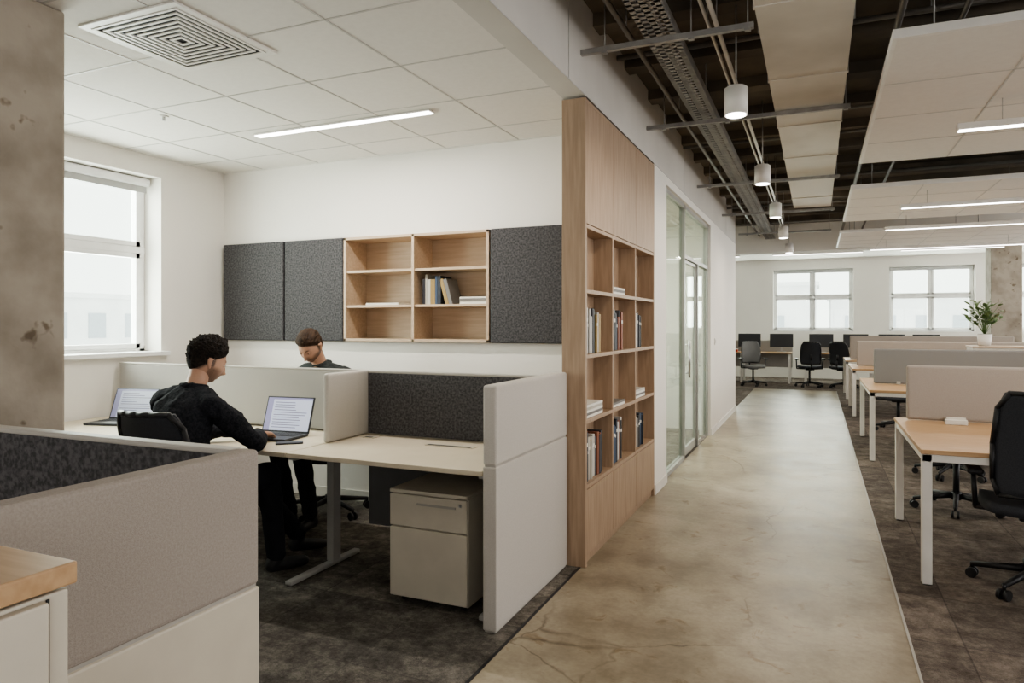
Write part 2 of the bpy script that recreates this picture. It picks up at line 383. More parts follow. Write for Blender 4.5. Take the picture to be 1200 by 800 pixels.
person('seated_man',J1,KNIT,JEAN,SKIN,FACE1,HAIR1,SHOE,True,.7,Euler((math.radians(-20),0,math.radians(-24)),'XYZ'),
 {'R':(.3,1,0),'L':(.3,1,0)})
J2=dict(f=-1,pelvis=(-3.36,4.26,.59),
 torso=[((-3.36,4.26,.58),(.16,.11,.08)),((-3.36,4.26,.72),(.155,.105,.08)),((-3.36,4.235,.88),(.175,.11,.09)),((-3.36,4.20,1.02),(.185,.10,.075)),((-3.355,4.16,1.10),(.095,.075,.045)),((-3.355,4.145,1.13),(.060,.060,.03))],
 armR=((-3.57,4.17,1.04),(-3.62,4.02,.81),(-3.46,3.86,.80)),
 armL=((-3.15,4.17,1.04),(-3.09,4.02,.81),(-3.26,3.86,.80)),
 handR=(.3,-1,-.12),handL=(-.3,-1,-.12),
 legR=((-3.46,4.20,.575),(-3.47,3.80,.57),(-3.40,3.86,.11)),
 legL=((-3.26,4.20,.575),(-3.25,3.80,.57),(-3.20,3.84,.11)),
 head=(-3.37,4.04,1.262))
person('seated_man',J2,KNIT2,JEAN,SKIN,FACE2,HAIR2,SHOE,False,.85,Euler((math.radians(-38),0,math.radians(180+4)),'XYZ'),
 {'R':(0,-1,0),'L':(0,-1,0)})
random.seed(7)

H=2.76; SL=3.30; XW=-4.84; YB=4.65; XC=-1.24
# ------------------------------------------------------------------ shell
def simple(name,boxes,m):
    b=B(name)
    for bx in boxes: b.box(*bx,m)
    return b.done()
simple('floor',[(-1.27,.38,-1.5,16.3,-.1,0)],CONCF)
simple('floor_carpet_left',[(-5.1,-1.275,-1.5,12.1,-.1,0)],CARP)
simple('floor_carpet_right',[(.385,6.2,-1.5,16.3,-.1,0)],CARPR)
simple('floor_carpet_far',[(-6.2,6.2,16.305,20.0,-.1,0),(-6.2,-1.275,12.1,16.3,-.1,0)],CARPR)
b=B('trim_1'); b.box(-1.275,-1.262,-1.5,3.88,-.02,.003,DARK); b.box(.377,.388,-1.5,16.3,-.02,.003,TRIM); b.done()

def xwall(name,x0,x1,ya,yb,za,zb,ops,m):
    b=B(name); cur=ya
    for (a,c,s,h) in sorted(ops):
        if a>cur: b.box(x0,x1,cur,a,za,zb,m)
        b.box(x0,x1,a,c,za,s,m); b.box(x0,x1,a,c,h,zb,m); cur=c
    if cur<yb: b.box(x0,x1,cur,yb,za,zb,m)
    return b.done()
def ywall(name,y0,y1,xa,xb,za,zb,ops,m):
    b=B(name); cur=xa
    for (a,c,s,h) in sorted(ops):
        if a>cur: b.box(cur,a,y0,y1,za,zb,m)
        b.box(a,c,y0,y1,za,s,m); b.box(a,c,y0,y1,h,zb,m); cur=c
    if cur<xb: b.box(cur,xb,y0,y1,za,zb,m)
    return b.done()
xwall('wall_left',XW-.27,XW,-1.5,12.1,0,SL,[(2.1,4.0,1.18,2.60),(6.6,8.6,1.18,2.6)],WALL)
NX0,NX1,NZ0,NZ1=-3.502,-2.20,1.285,2.12
b=B('wall_back')
b.box(XW,NX0,YB,4.93,0,H,WALL); b.box(NX1,-1.385,YB,4.93,0,H,WALL)
b.box(NX0,NX1,YB,4.93,0,NZ0,WALL); b.box(NX0,NX1,YB,4.93,NZ1,H,WALL); b.box(NX0,NX1,4.90,4.93,NZ0,NZ1,WALL)
b.done()
b=B('wall_corridor')
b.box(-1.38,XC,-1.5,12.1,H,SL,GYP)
b.box(-1.38,XC,5.785,6.3,0,H,WALL)
b.box(-1.38,XC,9.15,12.1,0,H,WALL)
b.box(-1.38,XC,6.3,9.15,2.68,H,WALL)
b.done()
b=B('trim_2')
for y in (3.6,7.2,10.8): b.box(XC,XC+.0025,y-.003,y+.003,H,SL,TBAR)
b.box(XC,XC+.003,-1.5,12.1,H-.004,H+.004,TBAR)
b.done()
b=B('baseboard_corridor'); b.box(XC,XC+.012,5.79,6.28,0,.08,WHITE); b.box(XC,XC+.012,9.17,12.1,0,.08,WHITE); b.done()
b=B('baseboard_left'); b.box(XW,XW+.012,-1.5,YB,0,.08,WHITE); b.done()
b=B('baseboard_back'); b.box(XW+.012,-1.39,YB-.012,YB,0,.08,WHITE); b.done()
ywall('wall_glass_room',9.6,9.72,XW,-1.38,0,H,[],WALL)
ywall('wall_corridor_end',12.0,12.1,-6.2,-1.38,0,SL,[],WALL)
ywall('wall_far',20.0,20.27,-6.2,6.2,0,3.4,[(-3.9,-2.05,1.24,2.88),(-1.075,.868,1.24,2.88),(1.686,3.53,1.24,2.88),(4.3,5.9,1.24,2.88)],WALL)
xwall('wall_left_far',-6.4,-6.2,12.0,20.2,0,3.4,[],WALL)
xwall('wall_right',6.2,6.45,-1.5,20.2,0,SL,[(.2,3.2,.9,2.8),(4.2,7.2,.9,2.8),(8.2,11.2,.9,2.8),(12.2,15.2,.9,2.8),(16,19,.9,2.8)],WALL)  # unseen side; its window openings are added to let in light
ywall('wall_rear',-1.7,-1.5,-5.1,6.45,0,SL,[(-4.0,-2.2,.9,2.2),(-.2,1.8,.9,2.3),(3.2,5.2,.9,2.3)],WALL)  # unseen wall added to hold back sky light; openings sized for front fill
b=B('window_12')  # frames of the added rear openings that pass the fill light
for (a,c,h) in ((-4.0,-2.2,2.2),(-.2,1.8,2.3),(3.2,5.2,2.3)):
    for x in (a,(a+c)/2,c-.06): b.box(x,x+.06,-1.63,-1.57,.9,h,PVC)
    for z in (.9,h-.06): b.box(a,c,-1.63,-1.57,z,z+.06,PVC)
b.done()

# ceilings
b=B('ceiling'); b.box(XW,-1.38,-1.5,9.6,H,H+.05,TILE); b.done()
b=B('trim_ceiling_grid')
for i in range(0,6):
    x=-1.98-i*.6
    if x>XW: b.box(x-.005,x+.005,-1.5,YB,H-.003,H,TBAR)
y=4.27
while y>-1.5:
    b.box(XW,-1.38,y-.005,y+.005,H-.003,H,TBAR); y-=.6
b.box(XW,XW+.025,-1.5,YB,H-.003,H,WHITE); b.box(XW,-1.38,YB-.025,YB,H-.003,H,WHITE)
b.done()
b=B('ceiling_slab'); b.box(-1.38,6.4,-1.5,14.0,SL,SL+.25,SLAB); b.box(-6.2,-1.38,12.0,14.0,SL,SL+.25,SLAB); b.done()
b=B('trim_slab_ribs'); y=.3
while y<13.8:
    b.box(XC,6.2,y,y+.14,SL-.08,SL,SLAB); y+=.75
b.done()
b=B('ceiling_far'); b.box(-6.2,6.2,14.3,20.0,3.15,3.4,WALL); b.done()
b=B('trim_beam'); b.box(-6.2,6.2,14.0,14.3,2.78,SL+.25,WALL,.01); b.done()

# windows
def window_x(name,x,ya,yb,za,zb,div,trans,sill,blind):
    b=B(name); f=.05
    b.box(x-.03,x+.03,ya,yb,za,za+f,PVC,.005); b.box(x-.03,x+.03,ya,yb,zb-f,zb,PVC,.005)
    for yy in [ya,yb-f]+div: b.box(x-.03,x+.03,yy,yy+f,za,zb,PVC,.005)
    for z in trans: b.box(x-.035,x+.035,ya,yb,z-.03,z+.03,PVC,.005)
    ys=[ya+f]+[v for d in div for v in (d,d+f)]+[yb-f]
    for a,c in zip(ys[::2],ys[1::2]):
        for (z0,z1) in ((za+f,trans[0]-.03),(trans[0]+.03,zb-f)):
            b.box(x-.02,x+.04,a,a+.035,z0,z1,PVC); b.box(x-.02,x+.04,c-.035,c,z0,z1,PVC)
            b.box(x-.02,x+.04,a,c,z0,z0+.035,PVC); b.box(x-.02,x+.04,a,c,z1-.035,z1,PVC)
    if sill: b.box(x+.03,XW,ya+.002,yb-.002,za+.001,za+.025,PVC); b.box(XW+.0005,sill,ya-.05,yb+.05,za-.01,za+.025,PVC,.006)
    if blind: b.box(x+.06,x+.12,ya+.01,yb-.01,zb-.07,zb-.005,PVC,.02); b.box(x+.085,x+.09,ya+.03,yb-.03,zb-.12,zb-.06,BLIND)
    b.box(x-.012,x-.006,ya+f,yb-f,za+f,zb-f,GLASS)
    return b.done()
w=window_x('window_1',-5.06,2.1,4.0,1.18,2.60,[3.02],[2.02],XW+.05,True)
area('daylight_1',(-5.30,3.05,1.95),(0,math.radians(-90),0),1.7,2.1,165,(1,.99,.98),w)
w=window_x('window_2',-5.06,6.6,8.6,1.18,2.60,[7.6],[2.02],XW+.05,False)
area('daylight_2',(-5.30,7.6,1.95),(0,math.radians(-90),0),1.7,2.1,150,(1,.99,.98),w)
def window_y(name,y,xa,xb,za,zb):
    b=B(name); f=.06; xm=(xa+xb)/2
    b.box(xa,xb,y-.03,y+.03,za,za+f,PVC,.005); b.box(xa,xb,y-.03,y+.03,zb-f,zb,PVC,.005)
    for xx in (xa,xm-f/2,xb-f): b.box(xx,xx+f,y-.03,y+.03,za,zb,PVC,.005)
    zt=za+(zb-za)*.55
    b.box(xa,xb,y-.035,y+.035,zt-.03,zt+.03,PVC,.005)
    for a,c in ((xa+f,xm-f/2),(xm+f/2,xb-f)):
        for z0,z1 in ((za+f,zt-.03),(zt+.03,zb-f)):
            b.box(a,a+.04,y-.05,y,z0,z1,PVC); b.box(c-.04,c,y-.05,y,z0,z1,PVC)
            b.box(a,c,y-.05,y,z0,z0+.04,PVC); b.box(a,c,y-.05,y,z1-.04,z1,PVC)
    b.box(xa+.002,xb-.002,y-.2,y-.03,za+.001,za+.02,PVC)
    b.box(xa+f,xb-f,y+.006,y+.012,za+f,zb-f,GLASS)
    b.box(xa+.02,xb-.02,y-.12,y-.06,zb-.10,zb-.01,BLIND,.015)
    return b.done()
for i,(a,c) in enumerate([(-3.9,-2.05),(-1.075,.868),(1.686,3.53),(4.3,5.9)]):
    w=window_y('window_%d'%(i+3),20.2,a,c,1.24,2.88)
    area('daylight_%d'%(i+3),((a+c)/2,20.5,2.06),(math.radians(-90),0,0),c-a+.1,1.7,150,(1,.99,.98),w)
for i,y in enumerate((1.7,5.7,9.7,13.7,17.5)):
    b=B('window_%d'%(i+7))  # added windows on the unseen side, there for the light
    for yy in (y-1.5,y-.5,y+.45,y+1.45): b.box(6.3,6.36,yy,yy+.05,.9,2.8,PVC)
    for z in (.9,2.0,2.75): b.box(6.3,6.36,y-1.5,y+1.5,z,z+.05,PVC)
    w=b.done()
    area('daylight_r%d'%i,(6.6,y,1.85),(0,math.radians(90),0),1.9,3.0,55,(1,.98,.96),w)  # lamp added behind each made-up side window
# buildings across the street
BLD=mat('distant_facade',(.80,.80,.80),.9,col2=(.72,.72,.73),nscale=.5); BWN=mat('distant_window',(.45,.48,.52),.3)
for (x0,x1,y0,y1,zt_) in ((-48,-40,-6,14,4.6),(-46,-40,15,40,3.0),(-14,0,58,64,4.4),(1,18,60,66,3.4)):
    b=B('distant_building'); b.box(x0,x1,y0,y1,-14,zt_,BLD)
    if x1<-20:
        y=y0+1
        while y<y1-1.5:
            for z in (-2.2,.6): b.box(x1,x1+.05,y,y+1.1,z,z+1.5,BWN)
            y+=2.4
    else:
        x=x0+1
        while x<x1-1.5:
            for z in (-2.2,.6): b.box(x,x+1.1,y0-.05,y0,z,z+1.5,BWN)
            x+=2.4
    b.box(x0-.2,x1+.2,y0-.2,y1+.2,zt_,zt_+.3,BLD); b.done()

# glass partition and door
b=B('window_partition'); FR=FRM
for y in (6.3,7.42,9.11): b.box(-1.33,-1.27,y,y+.04,0,2.68,FR)
b.box(-1.33,-1.27,6.3,9.15,2.64,2.68,FR); b.box(-1.33,-1.27,6.3,7.46,0,.04,FR)
b.box(-1.33,-1.27,7.46,9.11,2.12,2.16,FR)
b.box(-1.306,-1.296,6.34,7.42,.04,2.64,GLASS); b.box(-1.306,-1.296,7.46,9.11,2.16,2.64,GLASS)
b.box(-1.33,-1.27,8.30,8.34,0,2.12,FR)
b.box(-1.306,-1.296,8.34,9.11,.04,2.12,GLASS)
b.done()
b=B('door_1'); b.box(-1.308,-1.296,7.47,8.29,.012,2.11,GLASS)
for y in (7.47,8.255): b.box(-1.315,-1.289,y,y+.035,.012,2.11,FR)
b.box(-1.315,-1.289,7.47,8.29,.012,.10,FR); b.box(-1.315,-1.289,7.47,8.29,2.08,2.11,FR)
b.cyl((-1.25,7.60,.85),(-1.25,7.60,1.25),.012,ALU)
for z in (.9,1.2): b.cyl((-1.30,7.60,z),(-1.25,7.60,z),.008,ALU)
b.done()
b=B('recessed_linear_light');  # fixture added to brighten the room behind the glass
for y in (6.9,8.3): b.box(-4.3,-1.8,y-.04,y+.04,H-.014,H-.004,WHITE); b.box(-4.29,-1.81,y-.035,y+.035,H-.016,H-.012,LENS)
w=b.done(); area('lamp',(-3.0,7.6,H-.02),(0,0,0),2.4,1.4,100,(1,.97,.92),w)  # added area lamp, lifts the dark glass room
b=B('meeting_table'); b.box(-4.0,-2.3,6.6,8.9,.71,.74,OAKT,.005)
for x in (-3.85,-2.5):
    for y in (6.75,8.7): b.box(x,x+.05,y,y+.05,0,.71,WHITE)
b.done()
b=B('light_switch'); b.box(XC,XC+.012,9.5,9.58,1.15,1.24,WHITE,.004); b.box(XC+.012,XC+.018,9.52,9.56,1.17,1.22,WHITE,.002); b.done()

# columns
b=B('concrete_column'); b.box(-3.55,-2.95,1.35,1.965,0,H,COLM,.015); b.done()
b=B('concrete_column'); b.box(3.35,3.9,17.4,17.95,0,3.15,COLM,.015); b.done()

# ------------------------------------------------------------------ bay ceiling fittings
b=B('air_diffuser')
cx,cy=-2.73,2.37
def ring(r,t,z0,z1,m):
    for (x0,x1,y0,y1) in ((-r,r,-r,-r+t),(-r,r,r-t,r),(-r,-r+t,-r+t,r-t),(r-t,r,-r+t,r-t)):
        b.box(cx+x0,cx+x1,cy+y0,cy+y1,z0,z1,m)
ring(.30,.035,H-.010,H-.001,WHITE)
for i in range(8): ring(.262-i*.032,.013,H-.013,H-.008,WHITE)
b.box(cx-.27,cx+.27,cy-.27,cy+.27,H-.003,H-.001,DARK)  # dark sheet stands in for shade in the gaps between louvres
b.done()
b=B('recessed_linear_light'); b.box(-3.63,-2.20,3.745,3.815,H-.014,H-.004,WHITE); b.box(-3.62,-2.21,3.75,3.81,H-.016,H-.012,LENS)
w=b.done(); area('lamp',(-2.915,3.78,H-.02),(0,0,0),1.4,.055,32,(1,.94,.86),w)
for p in ((-3.85,3.2),(-2.1,1.2)):
    b=B('ceiling_sprinkler')
    b.cyl((p[0],p[1],H-.006),(p[0],p[1],H-.0005),.03,WHITE,seg=20); b.cyl((p[0],p[1],H-.03),(p[0],p[1],H-.006),.010,ALU); b.done()

# ------------------------------------------------------------------ felt panels, niche shelf
zt,zb=2.12,1.285
for (a,c) in ((-4.80,-4.125),(-4.108,-3.512),(-2.19,-1.63)):
    b=B('acoustic_felt_panel'); b.box(a,c,YB-.05,YB-.001,zb,zt,FELTD,.008); b.done()
b=B('wall_shelf'); t=.022; yf=YB-.05; yb_=4.895
b.box(NX0+.001,NX1-.001,yf,yb_,zb+.001,zb+t,OAKL,.002); b.box(NX0+.001,NX1-.001,yf,yb_,zt-t,zt-.001,OAKL,.002)
for x in (NX0+.001,(NX0+NX1)/2-t/2,NX1-t-.001): b.box(x,x+t,yf,yb_,zb+.001,zt-.001,OAKL,.002)
for k in (1,2): b.box(NX0+.003,NX1-.003,yf+.01,yb_,zb+k*.278-.01,zb+k*.278+.01,OAKL,.002)
b.box(NX0+.002,NX1-.002,yb_-.012,yb_,zb,zt,OAKL); b.done()
BC=[mat('book_%d'%i,c,.6) for i,c in enumerate([(.03,.035,.05),(.50,.47,.41),(.25,.09,.05),(.05,.08,.14),(.55,.53,.49),(.02,.02,.02),(.36,.25,.10),(.08,.11,.10),(.60,.58,.54),(.20,.19,.18),(.05,.05,.06),(.10,.10,.11)])]
def books_x(b,x0,x1,y,z,hmin,hmax,dep):
    x=x0
    while x<x1:
        w_=random.uniform(.018,.04); h=random.uniform(hmin,hmax); m=random.choice(BC)
        b.box(x,x+w_-.001,y,y+dep,z,z+h,m,.002)
        b.box(x+.002,x+w_-.003,y+.01,y+dep-.004,z+h-.001,z+h+.001,PAPER)
        x+=w_
    for k in range(2):
        M=Matrix.Translation((x+.070+k*.032,0,z+.002))@Matrix.Rotation(math.radians(-16),4,'Y')
        b.box(-.03,0,y,y+dep,0,hmax*.85,BC[(6+k*3)%11],.002,M=M)
def stack(b,x0,x1,y0,y1,z,n,tmin=.01,tmax=.022):
    for k in range(n):
        t_=random.uniform(tmin,tmax); o=random.uniform(-.01,.006); m=random.choice([PAPER,PAPER,BC[1],BC[4],BC[9]])
        b.box(x0+abs(o),x1-abs(o)*.5,y0+abs(o),y1,z,z+t_-.001,m,.001); z+=t_
b=B('books'); z1=zb+.278+.0105
books_x(b,-2.80,-2.65,4.66,z1,.19,.24,.17); stack(b,-2.48,-2.24,4.66,4.84,z1,4)
stack(b,-3.33,-3.02,4.66,4.84,z1,2,.008,.014)
b.done()

# ------------------------------------------------------------------ tall bookcase
X0,X1=-1.38,-1.238; Y0,Y1=3.885,5.78; TH=2.745
b=B('bookcase')
b.box(X0,X1+.004,Y0,Y0+.03,0,TH,OAK,.002)
b.box(X0,X1,Y1-.025,Y1,0,TH,OAK,.002)
b.box(X0,X0+.012,Y0+.03,Y1-.025,0,TH,OAK)
b.box(X0,X1-.02,Y0+.03,Y1-.025,0,.06,OAK)
ys=[Y0+.03,4.50,5.13,Y1-.025]
zs=[.46,.845,1.23,1.615,2.0]
for k,z in enumerate(zs): b.box(X0,X1-.002,Y0+.03,Y1-.025,z-.012,z+.012,OAK,.002)
for y in ys[1:3]: b.box(X0,X1-.001,y-.012,y+.012,.06,TH-.02,OAK,.002)
b.box(X0,X1,Y0+.03,Y1-.025,TH-.02,TH,OAK)
for a,c in zip(ys,ys[1:]):
    b.box(X1-.018,X1+.002,a+.002,c-.002,.062,.446,OAK,.002)
    b.box(X1-.018,X1+.002,a+.002,c-.002,2.014,TH-.022,OAK,.002)
b.done()
def books_y(b,ya,yb,x0,z,hmin,hmax,dep=.105):
    y=ya
    while y<yb:
        w_=random.uniform(.018,.042); h=random.uniform(hmin,hmax); m=random.choice(BC); d=dep*random.uniform(.85,1)
        b.box(x0,x0+d,y,y+w_-.001,z,z+h,m,.002)
        if random.random()<.6: b.box(x0+d,x0+d+.0008,y+.003,y+w_-.004,z+h*.7,z+h*.78,PAPER)
        y+=w_
b=B('shelf_books'); xb=X0+.014
rz=[z+.0125 for z in zs]
books_y(b,ys[0]+.005,ys[0]+.40,xb,rz[2],.22,.30); books_y(b,ys[0]+.005,ys[0]+.44,xb,rz[0],.22,.31)
for k in range(5): b.box(xb,xb+.11,ys[0]+.02+.004*k,ys[0]+.40,rz[1]+k*.016,rz[1]+k*.016+.015,[PAPER,BC[9],PAPER,BC[1],PAPER][k],.001)
for k in range(3): b.box(xb,xb+.11,ys[1]+.03,ys[1]+.38,rz[3]+k*.016,rz[3]+k*.016+.015,[PAPER,BC[9],PAPER][k],.001)
books_y(b,ys[1]+.014,ys[1]+.34,xb,rz[2],.22,.28); books_y(b,ys[1]+.014,ys[1]+.34,xb,rz[0],.22,.31)
books_y(b,ys[2]+.014,ys[2]+.30,xb,rz[2],.22,.28); books_y(b,ys[2]+.014,ys[2]+.35,xb,rz[0],.2,.29)
for k in range(4): b.box(xb,xb+.11,ys[2]+.03,ys[2]+.38,rz[1]+k*.016,rz[1]+k*.016+.015,[PAPER,BC[9],PAPER,BC[4]][k],.001)
for k in range(2): b.box(xb,xb+.11,ys[1]+.03,ys[1]+.38,rz[1]+k*.016,rz[1]+k*.016+.015,[PAPER,BC[9]][k],.001)
b.done()

# ------------------------------------------------------------------ left bench cluster
def end_panel(name,x0,x1,y0,y1,zt,seam,ftop,fbot,bottom=.0):
    b=B(name)
    b.box(x0+.006,x1-.006,y0+.006,y1-.006,bottom,zt-.006,TRIM,.004)
    b.box(x0,x1,y0,y1,seam+.004,zt,ftop,.012,3)
    b.box(x0,x1,y0,y1,bottom+.01,seam-.002,fbot,.006)
    return b
b=end_panel('desk_end_panel',-1.412,-1.342,2.885,3.87,1.14,.765,FABW,FABW); b.done()
b=B('desk_screen'); b.box(-2.555,-1.415,3.60,3.64,.745,1.125,FELTD,.006); b.box(-2.555,-1.415,3.598,3.642,1.12,1.135,TRIM,.004)
b.box(-2.555,-1.415,3.61,3.63,.18,.71,GREY,.003); b.done()
b=B('desk_screen'); b.box(-4.80,-2.60,3.60,3.64,.745,1.13,FABG,.010,3); b.box(-4.80,-2.60,3.598,3.642,1.125,1.137,TRIM,.004); b.done()
b=B('desk_divider'); b.box(-2.598,-2.558,3.22,3.64,.742,1.138,FABW,.015,3); b.done()
def bench(name,x0,x1,y0,y1,legs,topm=TOPC,z=.74,yfoot=None):
    b=B(name); b.box(x0,x1,y0,y1,z-.025,z,topm,.003)
    b.box(x0+.05,x1-.05,(y0+y1)/2-.03,(y0+y1)/2+.03,z-.065,z-.025,LEGG)
    fy0,fy1=yfoot or (y0+.08,y1-.05)
    for lx in legs:
        pm=min(max((fy0+fy1)/2+.08,y0+.1),y1-.06)
        b.box(lx-.025,lx+.025,pm-.035,pm+.035,.03,z-.025,LEGG,.004)
        b.box(lx-.022,lx+.022,fy0,fy1,.005,.03,LEGG,.006)
        b.box(lx-.025,lx+.025,y0+.1,y1-.02,z-.06,z-.025,LEGG)
    return b.done()
bench('desk',-2.575,-1.418,2.89,3.595,[-1.46],yfoot=(2.98,3.58))
bench('desk',-4.81,-2.58,2.89,3.595,[-2.62,-4.7],topm=TOPC,yfoot=(2.96,3.58))
bench('desk',-4.81,-1.46,3.645,4.02,[-4.7,-1.6],yfoot=(3.66,3.98))
for (x0,x1,y) in ((-2.02,-1.72,3.42),(-2.50,-2.42,3.50)):
    b=B('cable_flap'); b.box(x0,x1,y-.035,y+.035,.7403,.745,CREAM,.001); b.box(x0+.015,x1-.015,y-.032,y-.012,.745,.7465,DARK); b.done()
# pedestal
b=B('drawer_pedestal'); px0,px1,py0,py1=-1.995,-1.555,3.0,3.56
b.box(px0,px1,py0+.02,py1,.035,.565,CREAM,.004); b.box(px0-.002,px1+.002,py0+.0,py1+.002,.567,.585,CREAM,.004)
b.box(px0,px1,py0,py0+.018,.40,.562,CREAM,.004); b.box(px0,px1,py0,py0+.018,.045,.393,CREAM,.004)
b.box((px0+px1)/2-.06,(px0+px1)/2+.16,py0-.004,py0,.515,.525,TRIM); b.cyl((px1-.035,py0-.003,.535),(px1-.035,py0,.535),.009,ALU)
for x in (px0+.05,px1-.05):
    for y in (py0+.07,py1-.07): b.cyl((x-.01,y,.02),(x+.01,y,.02),.02,DARK); b.cyl((x,y,.02),(x,y,.04),.008,DARK)
b.done()
# foreground cluster
b=end_panel('desk_end_panel',-1.33,-1.27,-.35,1.335,1.11,.772,FABB,CREAM); b.done()
b=B('desk_screen'); b.box(-2.90,-1.335,1.30,1.335,.0,1.10,FELTD,.008); b.box(-2.90,-1.335,1.296,1.34,1.095,1.11,TRIM,.005); b.done()
bench('desk',-2.9,-1.335,.45,1.29,[-2.8,-1.5])
b=B('storage_cabinet'); b.box(-1.262,-.925,-.25,.62,.0,1.065,CREAM,.003); b.box(-1.264,-.918,-.26,.628,1.07,1.10,OAKT,.003)
b.box(-.926,-.910,-.24,.585,.04,1.06,CREAM,.003); b.box(-.923,-.921,.588,.592,.04,1.06,DARK); b.done()

# ------------------------------------------------------------------ laptops
LAP=mat('laptop_shell',(.05,.052,.058),.4,.4)
def laptop(loc,rz,angle=108,k_=1.0,tag='a'):
    SCR=mat('screen_glow_'+tag,(.3,.32,.38),.3,emit=(.68,.72,.86),estr=.75*k_)
    SCR2=mat('screen_text_'+tag,(.1,.1,.15),.3,emit=(.28,.28,.42),estr=.5*k_)
    SCR3=mat('screen_bar_'+tag,(.2,.2,.3),.3,emit=(.40,.38,.60),estr=.6*k_)
    b=B('laptop'); b.box(-.17,.17,-.235,0,0,.016,LAP,.004)
    b.box(-.15,.15,-.125,-.02,.016,.0172,DARK); b.box(-.05,.05,-.215,-.14,.016,.0168,GREY)
    for r in range(5):
        for c in range(13): b.box(-.147+c*.0228,-.128+c*.0228,-.122+r*.0205,-.106+r*.0205,.017,.0192,DARK,.001,1)
    M=Matrix.Translation((0,0,.014))@Matrix.Rotation(-math.radians(angle-90),4,'X')
    b.box(-.17,.17,0,.008,0,.225,LAP,.003,M=M)
    b.box(-.16,.16,-.0012,0,.012,.217,SCR,M=M)
    b.box(-.16,.16,-.002,-.001,.205,.217,SCR3,M=M); b.box(-.16,-.12,-.002,-.001,.012,.205,SCR3,M=M)
    for k in range(11): b.box(-.105,-.105+random.uniform(.12,.24),-.002,-.001,.03+k*.0155,.034+k*.0155,SCR2,M=M)
    b.cyl((-.12,.004,.012),(.12,.004,.012),.006,DARK)
    return b.done(loc,rz)
laptop((-3.0,3.36,.7405),math.radians(6))
laptop((-4.42,3.40,.7405),math.radians(14),112,.45,'b')
b=B('smartphone'); b.box(-.037,.037,-.075,.075,0,.008,DARK,.003); b.box(-.034,.034,-.07,.07,.008,.0085,LAP); b.done((-2.76,3.13,.7405),math.radians(-50))

# ------------------------------------------------------------------ office chair
def chair(loc,rz,arms=True,frame=DARK,seatm=MESHB,backz=1.02):
    b=B('office_chair')
    for k in range(5):
        a=math.radians(72*k+18); c,s_=math.cos(a),math.sin(a)
        b.cyl((.03*c,.03*s_,.11),(.29*c,.29*s_,.075),.022,frame,r1=.014,seg=10)
        b.cyl((.29*c,.29*s_,.055),(.29*c,.29*s_,.085),.010,frame,seg=8)
        for o in (-.018,.018):
            b.cyl((.29*c-s_*(o-.009),.29*s_+c*(o-.009),.0285),(.29*c-s_*(o+.009),.29*s_+c*(o+.009),.0285),.028,frame,seg=14)
    b.cyl((0,0,.08),(0,0,.14),.035,frame); b.cyl((0,0,.12),(0,0,.40),.022,frame); b.cyl((0,0,.2),(0,0,.40),.016,ALU)
    b.box(-.09,.09,-.12,.10,.385,.425,frame,.012)
    def seat(u,v):
        x=(u-.5)*.49; y=(v-.5)*.47
        r=1-.12*abs(2*v-1)**3; dz=-.035*max(0,v-.75)*4*(v-.75)*4*.5+.015*abs(2*u-1)**2
        return Vector((x*r,y*(1-.10*abs(2*u-1)**3),.475+dz))
    b.grid(seat,14,14,seatm,.05)
    def back(u,v):
        w=.225*(1-.16*abs(2*v-1)**4)*(1-.10*(v)); x=(2*u-1)*w
        y=-.235-.07*(v)+.04*math.sin(v*math.pi)*1.0+.05*(2*u-1)**2
        return Vector((x,y,.53+(backz-.53)*v))
    b.grid(back,14,16,seatm,.018)
    rim=[back(0,0),back(0,.15),back(0,.5),back(0,.85),back(.06,1),back(.3,1),back(.5,1),back(.7,1),back(.94,1),back(1,.85),back(1,.5),back(1,.15),back(1,0),back(.5,0),back(0,0)]
    b.path(rim,.013,frame,seg=8)
    b.path([Vector((0,-.08,.40)),Vector((0,-.25,.41)),Vector((0,-.30,.50)),Vector((0,-.27,.62)),Vector((0,-.26,.75))],.02,frame,seg=10)
    if arms:
        for s_ in (-1,1):
            b.path([Vector((s_*.10,0,.41)),Vector((s_*.27,0,.42)),Vector((s_*.28,0,.62))],.014,frame,seg=8)
            b.box(s_*.28-.04,s_*.28+.04,-.12,.13,.615,.645,frame,.012)
    return b.done(loc,rz)
chair((-2.92,2.57,0),math.radians(4),arms=False,backz=1.0)
chair((-3.36,4.25,0),math.radians(180),arms=False,backz=.93)
chair((1.07,4.52,0),math.radians(-4),backz=1.07)
chair((.98,6.25,0),math.radians(170),backz=1.07)
chair((1.15,7.6,0),math.radians(10))
chair((1.0,10.6,0),math.radians(180))
chair((-1.35,17.0,0),math.radians(200),seatm=GREY)
chair((-.15,17.2,0),math.radians(8))
chair((.55,17.15,0),math.radians(-30))
chair((2.4,17.2,0),math.radians(20))

